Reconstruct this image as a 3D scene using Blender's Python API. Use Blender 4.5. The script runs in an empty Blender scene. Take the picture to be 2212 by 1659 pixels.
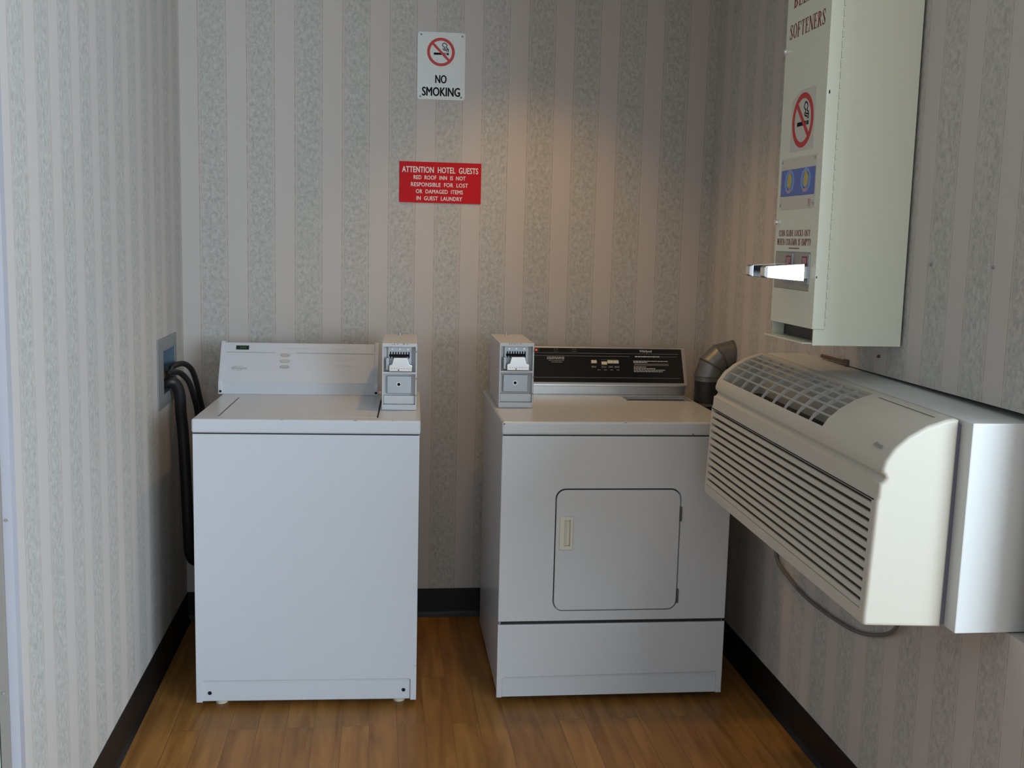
import bpy, bmesh, math, random
from mathutils import Matrix, Vector
random.seed(7)
S = bpy.context.scene
COL = S.collection
PI = math.pi

# ------------------------------------------------------------------ camera
def cam_matrix(C, pitch, yaw, roll):
    R = Matrix.Rotation(yaw, 3, 'Z') @ Matrix.Rotation(pitch, 3, 'X') @ Matrix.Rotation(roll, 3, 'Y')
    r, u, b = R @ Vector((1, 0, 0)), R @ Vector((0, 0, 1)), -(R @ Vector((0, 1, 0)))
    M = Matrix((r, u, b)).transposed().to_4x4()
    M.translation = C
    return M
cd = bpy.data.cameras.new('camera')
cam = bpy.data.objects.new('camera', cd); COL.objects.link(cam)
cd.sensor_width = 36.0
cd.lens = 2338.5 / 2212 * 36.0
cd.clip_start = 0.05
cam.matrix_world = cam_matrix(Vector((-0.1493, -4.0882, 1.468)), -0.1323, -0.1245, -0.0246)
S.camera = cam

# ------------------------------------------------------------------ light and exposure
S.view_settings.view_transform = 'Standard'
S.view_settings.look = 'None'
S.view_settings.gamma = 1.0
S.view_settings.use_curve_mapping = False
S.view_settings.exposure = 0.0
W = bpy.data.worlds.new('world'); S.world = W; W.use_nodes = True
W.node_tree.nodes['Background'].inputs[0].default_value = (0.75, 0.86, 1.0, 1)
W.node_tree.nodes['Background'].inputs[1].default_value = 0.8

def area(name, loc, target, sx, sy, power, col):
    l = bpy.data.lights.new(name, 'AREA'); l.shape = 'RECTANGLE'; l.size = sx; l.size_y = sy
    l.energy = power; l.color = col
    o = bpy.data.objects.new(name, l); COL.objects.link(o); o.location = loc
    o.rotation_euler = (Vector(target) - Vector(loc)).to_track_quat('-Z', 'Y').to_euler()
    return o
# daylight through the window of the side bay (right) plus an added soft fill behind the camera for frontal ambient
area('daylight_bay_window', (2.62, -5.65, 1.60), (1.6, -5.65, 1.60), 4.6, 1.45, 330, (0.70, 0.86, 1.0))
area('rear_fill_light', (-0.3, -8.42, 1.45), (-0.3, -5.0, 1.45), 2.6, 1.7, 26, (0.70, 0.86, 1.0))
# recessed warm ceiling lamp over the machines
sl = bpy.data.lights.new('warm_downlight', 'SPOT'); sl.energy = 27; sl.color = (1.0, 0.57, 0.18)
sl.spot_size = math.radians(102); sl.spot_blend = 0.9; sl.shadow_soft_size = 0.05
so = bpy.data.objects.new('warm_downlight', sl); COL.objects.link(so); so.location = (0.38, -0.55, 2.5)

# ------------------------------------------------------------------ materials
def srgb(r, g, b):
    f = lambda v: (v/255/12.92) if v/255 <= .04045 else ((v/255+.055)/1.055)**2.4
    return (f(r), f(g), f(b), 1)
def mat(name, col, rough=.5, metal=0.0, spec=.5, noise=0, nscale=40, bump=0, bscale=200, coat=0, emit=None):
    m = bpy.data.materials.new(name); m.use_nodes = True
    nt = m.node_tree; b = nt.nodes['Principled BSDF']
    c = col if len(col) == 4 else (*col, 1)
    b.inputs['Base Color'].default_value = c
    b.inputs['Roughness'].default_value = rough
    b.inputs['Metallic'].default_value = metal
    b.inputs['Specular IOR Level'].default_value = spec
    b.inputs['Coat Weight'].default_value = coat
    tc = nt.nodes.new('ShaderNodeTexCoord')
    if noise:
        n = nt.nodes.new('ShaderNodeTexNoise'); n.inputs['Scale'].default_value = nscale; n.inputs['Detail'].default_value = 4
        nt.links.new(tc.outputs['Object'], n.inputs['Vector'])
        mx = nt.nodes.new('ShaderNodeMix'); mx.data_type = 'RGBA'
        mx.inputs[6].default_value = tuple(v*(1-noise) for v in c[:3]) + (1,)
        mx.inputs[7].default_value = tuple(min(1, v*(1+noise)) for v in c[:3]) + (1,)
        nt.links.new(n.outputs[0], mx.inputs[0]); nt.links.new(mx.outputs[2], b.inputs['Base Color'])
    if bump:
        n2 = nt.nodes.new('ShaderNodeTexNoise'); n2.inputs['Scale'].default_value = bscale; n2.inputs['Detail'].default_value = 3
        nt.links.new(tc.outputs['Object'], n2.inputs['Vector'])
        bp = nt.nodes.new('ShaderNodeBump'); bp.inputs['Strength'].default_value = bump; bp.inputs['Distance'].default_value = .001
        nt.links.new(n2.outputs[0], bp.inputs['Height']); nt.links.new(bp.outputs[0], b.inputs['Normal'])
    if emit:
        b.inputs['Emission Color'].default_value = (*emit[0], 1); b.inputs['Emission Strength'].default_value = emit[1]
    return m

def wallpaper(name, axis, u0, sign):
    m = bpy.data.materials.new(name); m.use_nodes = True
    nt = m.node_tree; N = nt.nodes; L = nt.links; b = N['Principled BSDF']
    b.inputs['Roughness'].default_value = .55; b.inputs['Specular IOR Level'].default_value = .3
    tc = N.new('ShaderNodeTexCoord'); sp = N.new('ShaderNodeSeparateXYZ'); L.new(tc.outputs['Object'], sp.inputs[0])
    def math_(op, a, c=None, d=None):
        n = N.new('ShaderNodeMath'); n.operation = op
        for i, v in enumerate((a, c, d)):
            if v is None: continue
            if hasattr(v, 'links') or hasattr(v, 'is_linked'): L.new(v, n.inputs[i])
            else: n.inputs[i].default_value = v
        return n.outputs[0]
    u = math_('MULTIPLY', math_('SUBTRACT', sp.outputs[axis], u0), sign/0.1702)
    # slight wobble of the printed edges
    wn = N.new('ShaderNodeTexNoise'); wn.inputs['Scale'].default_value = 9; L.new(tc.outputs['Object'], wn.inputs['Vector'])
    u = math_('ADD', u, math_('MULTIPLY', math_('SUBTRACT', wn.outputs[0], .5), .012))
    t = math_('FRACT', u)
    def box_(a, e, soft):
        r1 = N.new('ShaderNodeMapRange'); r1.interpolation_type = 'SMOOTHSTEP'
        r1.inputs[1].default_value = a-soft; r1.inputs[2].default_value = a+soft; L.new(t, r1.inputs[0])
        r2 = N.new('ShaderNodeMapRange'); r2.interpolation_type = 'SMOOTHSTEP'
        r2.inputs[1].default_value = e-soft; r2.inputs[2].default_value = e+soft; L.new(t, r2.inputs[0])
        return math_('SUBTRACT', r1.outputs[0], r2.outputs[0])
    band = box_(.065, .555, .012)
    lines = math_('ADD', box_(.018, .034, .008), box_(.588, .604, .008))
    thin = math_('ADD', box_(.056, .066, .006), box_(.556, .566, .006))
    # sponge print in the band
    n1 = N.new('ShaderNodeTexNoise'); n1.inputs['Scale'].default_value = 85; n1.inputs['Detail'].default_value = 6; n1.inputs['Roughness'].default_value = .72; n1.inputs['Distortion'].default_value = .5
    mp = N.new('ShaderNodeMapping'); mp.inputs['Scale'].default_value = (1, 1, .7); L.new(tc.outputs['Object'], mp.inputs[0]); L.new(mp.outputs[0], n1.inputs['Vector'])
    cr = N.new('ShaderNodeValToRGB'); cr.color_ramp.elements[0].position = .36; cr.color_ramp.elements[0].color = WP_BAND_D
    cr.color_ramp.elements[1].position = .60; cr.color_ramp.elements[1].color = WP_BAND_L
    L.new(n1.outputs[0], cr.inputs[0])
    n2 = N.new('ShaderNodeTexNoise'); n2.inputs['Scale'].default_value = 320; n2.inputs['Detail'].default_value = 2; L.new(tc.outputs['Object'], n2.inputs['Vector'])
    plain = N.new('ShaderNodeMix'); plain.data_type = 'RGBA'
    plain.inputs[6].default_value = tuple(v*.95 for v in WP_PLAIN[:3])+(1,); plain.inputs[7].default_value = tuple(v*1.05 for v in WP_PLAIN[:3])+(1,)
    L.new(n2.outputs[0], plain.inputs[0])
    m1 = N.new('ShaderNodeMix'); m1.data_type = 'RGBA'; L.new(band, m1.inputs[0]); L.new(plain.outputs[2], m1.inputs[6]); L.new(cr.outputs[0], m1.inputs[7])
    n3 = N.new('ShaderNodeTexNoise'); n3.inputs['Scale'].default_value = 60; n3.inputs['Detail'].default_value = 3; L.new(tc.outputs['Object'], n3.inputs['Vector'])
    brk = N.new('ShaderNodeMapRange'); brk.inputs[1].default_value = .35; brk.inputs[2].default_value = .6; brk.inputs[3].default_value = .35; brk.inputs[4].default_value = 1; L.new(n3.outputs[0], brk.inputs[0])
    m2 = N.new('ShaderNodeMix'); m2.data_type = 'RGBA'; m2.inputs[7].default_value = WP_LINE
    L.new(math_('MULTIPLY', math_('MULTIPLY', lines, brk.outputs[0]), .75), m2.inputs[0]); L.new(m1.outputs[2], m2.inputs[6])
    m3 = N.new('ShaderNodeMix'); m3.data_type = 'RGBA'; m3.inputs[7].default_value = WP_LINE
    L.new(math_('MULTIPLY', math_('MULTIPLY', thin, brk.outputs[0]), .45), m3.inputs[0]); L.new(m2.outputs[2], m3.inputs[6])
    L.new(m3.outputs[2], b.inputs['Base Color'])
    bp = N.new('ShaderNodeBump'); bp.inputs['Strength'].default_value = .12; bp.inputs['Distance'].default_value = .001
    L.new(n2.outputs[0], bp.inputs['Height']); L.new(bp.outputs[0], b.inputs['Normal'])
    return m
WP_PLAIN = (0.548, 0.504, 0.472, 1)
WP_BAND_L = (0.540, 0.520, 0.482, 1)
WP_BAND_D = (0.378, 0.366, 0.338, 1)
WP_LINE = (0.27, 0.22, 0.17, 1)

def floor_mat():
    m = bpy.data.materials.new('laminate'); m.use_nodes = True
    nt = m.node_tree; N = nt.nodes; L = nt.links; b = N['Principled BSDF']
    tc = N.new('ShaderNodeTexCoord'); mp = N.new('ShaderNodeMapping'); mp.inputs['Rotation'].default_value = (0, 0, PI/2)
    L.new(tc.outputs['Object'], mp.inputs[0])
    br = N.new('ShaderNodeTexBrick'); br.offset = .37; br.offset_frequency = 2; br.squash = 1
    br.inputs['Scale'].default_value = 1; br.inputs['Mortar Size'].default_value = .0012; br.inputs['Mortar Smooth'].default_value = .2
    br.inputs['Brick Width'].default_value = .95; br.inputs['Row Height'].default_value = .083; br.inputs['Bias'].default_value = 0
    br.inputs['Color1'].default_value = (0, 0, 0, 1); br.inputs['Color2'].default_value = (1, 1, 1, 1); br.inputs['Mortar'].default_value = (.25, .25, .25, 1)
    L.new(mp.outputs[0], br.inputs['Vector'])
    # grain offset per plank
    ad = N.new('ShaderNodeVectorMath'); ad.operation = 'MULTIPLY_ADD'; ad.inputs[1].default_value = (5, 5, 5)
    L.new(br.outputs['Color'], ad.inputs[0]); L.new(tc.outputs['Object'], ad.inputs[2])
    m2 = N.new('ShaderNodeMapping'); m2.inputs['Scale'].default_value = (26, 2.2, 1); L.new(ad.outputs[0], m2.inputs[0])
    gn = N.new('ShaderNodeTexNoise'); gn.inputs['Scale'].default_value = 1; gn.inputs['Detail'].default_value = 5; gn.inputs['Distortion'].default_value = .8
    L.new(m2.outputs[0], gn.inputs['Vector'])
    cr = N.new('ShaderNodeValToRGB'); e = cr.color_ramp.elements
    e[0].position = .28; e[0].color = (0.19, 0.080, 0.019, 1); e[1].position = .72; e[1].color = (0.37, 0.18, 0.048, 1)
    L.new(gn.outputs[0], cr.inputs[0])
    hs = N.new('ShaderNodeMix'); hs.data_type = 'RGBA'; hs.blend_type = 'MULTIPLY'; hs.inputs[0].default_value = 1
    rr = N.new('ShaderNodeValToRGB'); rr.color_ramp.elements[0].color = (.84, .81, .78, 1); rr.color_ramp.elements[1].color = (1.08, 1.07, 1.05, 1)
    L.new(br.outputs['Color'], rr.inputs[0]); L.new(cr.outputs[0], hs.inputs[6]); L.new(rr.outputs[0], hs.inputs[7])
    mo = N.new('ShaderNodeMix'); mo.data_type = 'RGBA'; mo.inputs[7].default_value = (.12, .055, .02, 1)
    mm = N.new('ShaderNodeMath'); mm.operation = 'MULTIPLY'; mm.inputs[1].default_value = .6
    L.new(br.outputs['Fac'], mm.inputs[0]); L.new(mm.outputs[0], mo.inputs[0]); L.new(hs.outputs[2], mo.inputs[6])
    L.new(mo.outputs[2], b.inputs['Base Color'])
    b.inputs['Roughness'].default_value = .4; b.inputs['Specular IOR Level'].default_value = .25
    return m

M_ENAMEL = mat('white_enamel', (.565, .585, .62), .26, spec=.5, bump=.05, bscale=260)
M_ENAMEL2 = mat('white_enamel_dryer', (.56, .565, .57), .24, spec=.5, bump=.05, bscale=260)
M_DARKGAP = mat('black_gap', (.012, .012, .013), .7)
M_CHIP = mat('chipped_enamel', (.03, .028, .025), .8)
M_STEEL = mat('brushed_steel', (.62, .62, .61), .36, 1.0, noise=.06, nscale=20)
M_ZINC = mat('zinc_plate', (.42, .45, .48), .5, .6, noise=.08, nscale=30)
M_CHROME = mat('chrome', (.92, .93, .94), .07, 1.0)
M_BLACKP = mat('black_panel', (.008, .008, .009), .16, spec=.5)
M_RUBBER = mat('black_rubber', (.012, .012, .013), .45)
M_BASE = mat('black_vinyl_baseboard', (.007, .0065, .0065), .45, spec=.35, noise=.2, nscale=6)
M_GALV = mat('galvanized_metal', (.20, .20, .20), .42, .75, noise=.22, nscale=35)
M_OFFW = mat('aged_cream_plastic', (.66, .62, .50), .4)
M_PTAC = mat('beige_plastic', (.53, .495, .42), .42, bump=.06, bscale=400)
M_PTACG = mat('grille_plastic', (.46, .44, .40), .45)
M_VANE = mat('grille_vane_plastic', (.46, .43, .39), .5)
M_SLEEVE = mat('white_painted_sleeve', (.62, .63, .62), .4)
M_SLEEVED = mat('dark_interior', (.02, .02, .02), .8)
M_VEND = mat('pale_green_cream_steel', (.72, .735, .60), .38, bump=.05, bscale=200)
M_REDTXT = mat('dark_red_print', (.22, .035, .03), .6)
M_RED = mat('sign_red', (.56, .007, .014), .6, spec=.2)
M_REDSYM = mat('symbol_red', (.56, .025, .02), .45)
M_SIGNW = mat('sign_white', (.72, .77, .74), .4)
M_WHITE = mat('white_print', (.80, .78, .76), .5)
M_BLACK = mat('black_print', (.012, .012, .013), .8, spec=.1)
M_GREYP = mat('grey_print', (.36, .35, .36), .5)
M_LGREYP = mat('light_grey_print', (.56, .56, .60), .5)
M_DGREYP = mat('dim_print', (.24, .24, .23), .5)
M_BLUE = mat('label_blue', (.09, .16, .47), .4)
M_LBLUE = mat('label_light_blue', (.20, .34, .66), .4)
M_YEL = mat('label_yellow', (.56, .42, .09), .4)
M_PINK = mat('label_pink', (.5, .3, .32), .4)
M_PAPER = mat('clear_sticker', (.60, .58, .52), .35)
M_LED = mat('red_lamp', (.6, .02, .02), .4, emit=((1, .04, .02), 1.6))
M_LCD = mat('lcd_green', (.008, .018, .010), .2)
M_LCDT = mat('lcd_digits', (.03, .10, .04), .4)
M_BLUEIN = mat('blue_plastic_liner', (.09, .14, .19), .4)
M_GREYPL = mat('grey_faceplate', (.23, .24, .24), .45, noise=.1, nscale=25)
M_BRASS = mat('brass', (.45, .32, .10), .35, .9)
M_CORD = mat('grey_cord', (.15, .145, .135), .55)
M_RUST = mat('rusty_steel', (.16, .10, .06), .6, .4, noise=.3, nscale=60)
M_CEIL = mat('ceiling_white', (.70, .69, .66), .8)
M_ROOM = mat('painted_wall', (.50, .50, .50), .7)
M_CASE = mat('taupe_trim', (.23, .205, .185), .55, noise=.06, nscale=15)
M_DOORP = mat('pale_door_paint', (.70, .76, .70), .5)
M_GUARD = mat('corner_guard_plastic', (.42, .42, .47), .25, spec=.5)

# ------------------------------------------------------------------ mesh helpers
def box(bm, x0, x1, y0, y1, z0, z1, bev=0.0, seg=2, mi=0):
    vs = [bm.verts.new((x, y, z)) for z in (z0, z1) for y in (y0, y1) for x in (x0, x1)]
    fs = [bm.faces.new([vs[i] for i in q]) for q in ((0, 2, 3, 1), (4, 5, 7, 6), (0, 1, 5, 4), (2, 6, 7, 3), (0, 4, 6, 2), (1, 3, 7, 5))]
    for f in fs: f.material_index = mi
    if bev:
        es = list({e for f in fs for e in f.edges})
        r = bmesh.ops.bevel(bm, geom=es, offset=bev, segments=seg, profile=.5, affect='EDGES')
        for f in r['faces']: f.material_index = mi
def prism(bm, poly, mapf, a, b, bev=0.0, seg=2, mi=0, bev_sides=False):
    """poly: 2-D outline; mapf(u, v, w) -> xyz ; extruded from w=a to w=b"""
    A = [bm.verts.new(mapf(u, v, a)) for u, v in poly]
    B = [bm.verts.new(mapf(u, v, b)) for u, v in poly]
    n = len(poly)
    fa = bm.faces.new(A[::-1]); fb = bm.faces.new(B)
    sides = [bm.faces.new((A[i], A[(i+1) % n], B[(i+1) % n], B[i])) for i in range(n)]
    fs = [fa, fb] + sides
    for f in fs: f.material_index = mi
    bmesh.ops.recalc_face_normals(bm, faces=fs)
    if bev:
        es = set(fb.edges) | set(fa.edges)
        if bev_sides: es |= {e for f in sides for e in f.edges}
        r = bmesh.ops.bevel(bm, geom=list(es), offset=bev, segments=seg, profile=.5, affect='EDGES')
        for f in r['faces']: f.material_index = mi
def cyl(bm, p0, p1, r0, r1=None, n=24, mi=0):
    r1 = r0 if r1 is None else r1
    p0, p1 = Vector(p0), Vector(p1); d = (p1-p0).normalized()
    a = d.orthogonal().normalized(); b = d.cross(a)
    A = [bm.verts.new(p0 + r0*(math.cos(2*PI*i/n)*a + math.sin(2*PI*i/n)*b)) for i in range(n)]
    B = [bm.verts.new(p1 + r1*(math.cos(2*PI*i/n)*a + math.sin(2*PI*i/n)*b)) for i in range(n)]
    fs = [bm.faces.new(A[::-1]), bm.faces.new(B)] + [bm.faces.new((A[i], A[(i+1) % n], B[(i+1) % n], B[i])) for i in range(n)]
    for f in fs: f.material_index = mi
def smooth_path(pts, k=8):
    P = [Vector(p) for p in pts]; P = [2*P[0]-P[1]] + P + [2*P[-1]-P[-2]]
    out = []
    for i in range(1, len(P)-2):
        for j in range(k):
            t = j/k
            out.append(.5*((2*P[i]) + (-P[i-1]+P[i+1])*t + (2*P[i-1]-5*P[i]+4*P[i+1]-P[i+2])*t*t + (-P[i-1]+3*P[i]-3*P[i+1]+P[i+2])*t**3))
    out.append(P[-2])
    return out
def tube(bm, pts, r, n=14, mi=0, rf=None, up=None):
    """swept circle; r constant or rf(i) per point"""
    P = [Vector(p) for p in pts]; rings = []
    a = None
    for i, p in enumerate(P):
        d = (P[min(i+1, len(P)-1)] - P[max(i-1, 0)]).normalized()
        if a is None: a = d.orthogonal().normalized()
        a = (a - d*a.dot(d)).normalized(); b = d.cross(a)
        rr = rf(i) if rf else r
        rings.append([bm.verts.new(p + rr*(math.cos(2*PI*k/n)*a + math.sin(2*PI*k/n)*b)) for k in range(n)])
    for R0, R1 in zip(rings, rings[1:]):
        for k in range(n):
            f = bm.faces.new((R0[k], R0[(k+1) % n], R1[(k+1) % n], R1[k])); f.material_index = mi
    f = bm.faces.new(rings[0][::-1]); f.material_index = mi
    f = bm.faces.new(rings[-1]); f.material_index = mi
def rrect(u0, u1, v0, v1, r, n=8):
    out = []
    for cx, cy, a0 in ((u1-r, v0+r, -90), (u1-r, v1-r, 0), (u0+r, v1-r, 90), (u0+r, v0+r, 180)):
        for i in range(n+1):
            a = math.radians(a0+90*i/n); out.append((cx+r*math.cos(a), cy+r*math.sin(a)))
    return out
XZ = lambda u, v, w: (u, w, v)       # outline in x,z ; extruded along y
YZ = lambda u, v, w: (w, u, v)       # outline in y,z ; extruded along x
XY = lambda u, v, w: (u, v, w)

ROOT = {}
def thing(name, label, cat, loc=(0, 0, 0), rot=(0, 0, 0), group=None):
    o = bpy.data.objects.new(name, None); COL.objects.link(o)
    o.empty_display_size = .05
    o.location = loc; o.rotation_euler = rot
    o['label'] = label; o['category'] = cat
    if group: o['group'] = group
    return o
def root_matrix(o):
    while o.parent: o = o.parent
    return Matrix.Translation(o.location) @ o.rotation_euler.to_matrix().to_4x4()
def obj(name, bm, mats, parent=None, label=None, smooth=True, world=False, angle=35):
    if not isinstance(mats, (list, tuple)): mats = [mats]
    me = bpy.data.meshes.new(name)
    if world and parent is not None: bm.transform(root_matrix(parent).inverted())
    bm.to_mesh(me); bm.free()
    for m in mats: me.materials.append(m)
    if smooth:
        me.shade_smooth(); me.set_sharp_from_angle(angle=math.radians(angle))
    o = bpy.data.objects.new(name, me); COL.objects.link(o)
    if parent is not None: o.parent = parent
    if smooth:
        wn = o.modifiers.new('weighted_normals', 'WEIGHTED_NORMAL'); wn.keep_sharp = True
    if label: o['label'] = label
    return o
def cut(o, cutters):
    """boolean-subtract bmeshes from object o (applied)"""
    for cb in cutters:
        me = bpy.data.meshes.new('cutter'); bmesh.ops.recalc_face_normals(cb, faces=cb.faces[:]); cb.to_mesh(me); cb.free()
        c = bpy.data.objects.new('cutter', me); COL.objects.link(c)
        for w_ in [m for m in o.modifiers if m.type == 'WEIGHTED_NORMAL']: o.modifiers.remove(w_)
        md = o.modifiers.new('b', 'BOOLEAN'); md.operation = 'DIFFERENCE'; md.solver = 'EXACT'; md.object = c
        p = o.parent; o.parent = None
        mw = o.matrix_basis.copy(); o.matrix_basis = Matrix()
        bpy.context.view_layer.update()
        dg = bpy.context.evaluated_depsgraph_get()
        new = bpy.data.meshes.new_from_object(o.evaluated_get(dg))
        o.modifiers.remove(md); old = o.data; o.data = new; new.name = old.name
        bpy.data.meshes.remove(old); bpy.data.objects.remove(c); bpy.data.meshes.remove(me)
        o.parent = p; o.matrix_basis = mw
        o.data.shade_smooth(); o.data.set_sharp_from_angle(angle=math.radians(35))
    wn = o.modifiers.new('weighted_normals', 'WEIGHTED_NORMAL'); wn.keep_sharp = True
    return o
def B(*a, **k):
    bm = bmesh.new(); box(bm, *a, **k); return bm
def frame(origin, u, v):
    """matrix whose local x,y,z are u, v and u x v"""
    u = Vector(u).normalized(); v = Vector(v); v = (v-u*v.dot(u)).normalized(); n = u.cross(v)
    M = Matrix((u, v, n)).transposed().to_4x4(); M.translation = Vector(origin); return M
def text_bm(body, cu, cv, w, h, M, depth=.0004, lift=.0002, mi=0, bold=0.0, sp=1.0, bm=None):
    """flat block letters fitted to w x h, centred on (cu, cv) of frame M"""
    c = bpy.data.curves.new('t', 'FONT'); c.body = body; c.size = 1; c.extrude = .5; c.resolution_u = 3
    c.space_character = sp; c.align_x = 'CENTER'
    t = bpy.data.objects.new('t', c); COL.objects.link(t); bpy.context.view_layer.update()
    me = bpy.data.meshes.new_from_object(t.evaluated_get(bpy.context.evaluated_depsgraph_get()))
    bpy.data.objects.remove(t); bpy.data.curves.remove(c)
    xs = [v.co.x for v in me.vertices]; ys = [v.co.y for v in me.vertices]
    x0, x1, y0, y1 = min(xs), max(xs), min(ys), max(ys)
    for v in me.vertices:
        v.co = M @ Vector((cu+((v.co.x-x0)/(x1-x0)-.5)*w, cv+((v.co.y-y0)/(y1-y0)-.5)*h, lift+(v.co.z+.5)*depth))
    b2 = bm or bmesh.new(); k = len(b2.faces)
    t_ = bold*h      # heavier strokes: copies of the letters nudged sideways and up/down
    for du, dv, dz in ((0, 0, 0), (-t_, 0, .00001), (t_, 0, .00002), (0, -t_*.7, .00003), (0, t_*.7, .00004))[:5 if bold else 1]:
        m2 = me.copy(); d = M.to_3x3() @ Vector((du, dv, dz))
        for v in m2.vertices: v.co += d
        b2.from_mesh(m2); bpy.data.meshes.remove(m2)
    b2.faces.ensure_lookup_table()
    for f in b2.faces[k:]: f.material_index = mi
    bpy.data.meshes.remove(me)
    return b2
def flat(bm, poly, M, depth=.0004, lift=.0002, mi=0):
    prism(bm, poly, lambda u, v, w: tuple(M @ Vector((u, v, w))), lift, lift+depth, mi=mi)
def rect(u0, u1, v0, v1): return [(u0, v0), (u1, v0), (u1, v1), (u0, v1)]
def ribbon(bm, pts, wf, M, depth=.0004, lift=.0002, mi=0):
    """flat line of varying width along pts"""
    n = len(pts); Lp, Rp = [], []
    for i, (x, y) in enumerate(pts):
        a, b = pts[max(i-1, 0)], pts[min(i+1, n-1)]
        dx, dy = b[0]-a[0], b[1]-a[1]; l = math.hypot(dx, dy) or 1
        w = (wf(i/(n-1)) if callable(wf) else wf)/2
        Lp.append((x-dy/l*w, y+dx/l*w)); Rp.append((x+dy/l*w, y-dx/l*w))
    for i in range(n-1):
        flat(bm, [Rp[i], Rp[i+1], Lp[i+1], Lp[i]], M, depth, lift, mi)
def ring(bm, cu, cv, r0, r1, M, depth=.0004, lift=.0002, mi=0, n=48, sq=1.0):
    for i in range(n):
        a, b = 2*PI*i/n, 2*PI*(i+1)/n
        flat(bm, [(cu+r0*math.cos(a), cv+sq*r0*math.sin(a)), (cu+r1*math.cos(a), cv+sq*r1*math.sin(a)),
                  (cu+r1*math.cos(b), cv+sq*r1*math.sin(b)), (cu+r0*math.cos(b), cv+sq*r0*math.sin(b))], M, depth, lift, mi)
def disc(cu, cv, r, n=20, sq=1.0): return [(cu+r*math.cos(2*PI*i/n), cv+sq*r*math.sin(2*PI*i/n)) for i in range(n)]
def no_smoking(bm, M, cu, cv, R, red, blk):
    """prohibition symbol: cigarette with smoke, ring and slash"""
    k = R
    flat(bm, rect(cu-.52*k, cu+.28*k, cv-.20*k, cv-.05*k), M, mi=blk)
    flat(bm, rect(cu+.33*k, cu+.38*k, cv-.20*k, cv-.05*k), M, mi=blk)
    flat(bm, rect(cu+.43*k, cu+.56*k, cv-.20*k, cv-.05*k), M, mi=blk)
    s1 = [(.53, .02), (.53, .14), (.44, .2), (.33, .2), (.25, .25), (.26, .33), (.19, .38), (.1, .46), (.13, .58), (.24, .64), (.33, .6)]
    s2 = [(.43, .02), (.43, .09), (.36, .12), (.24, .13), (.16, .2), (.16, .28)]
    s3 = [(.33, .6), (.42, .52), (.41, .42), (.36, .36), (.42, .3), (.5, .26), (.53, .14)]
    for s in (s1, s2, s3):
        p = [(v.x, v.y) for v in smooth_path([(cu+a*k, cv+b*k, 0) for a, b in s], 4)]
        ribbon(bm, p, .05*k, M, mi=blk)
    ring(bm, cu, cv, .80*k, k, M, depth=.0006, lift=.0003, mi=red)
    a = math.radians(45); c, s = math.cos(a), math.sin(a); h = .085*k; l = .84*k
    flat(bm, [(cu-c*l-s*h, cv+s*l-c*h), (cu+c*l-s*h, cv-s*l-c*h), (cu+c*l+s*h, cv-s*l+c*h), (cu-c*l+s*h, cv+s*l+c*h)], M, depth=.0007, lift=.0003, mi=red)

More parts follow.
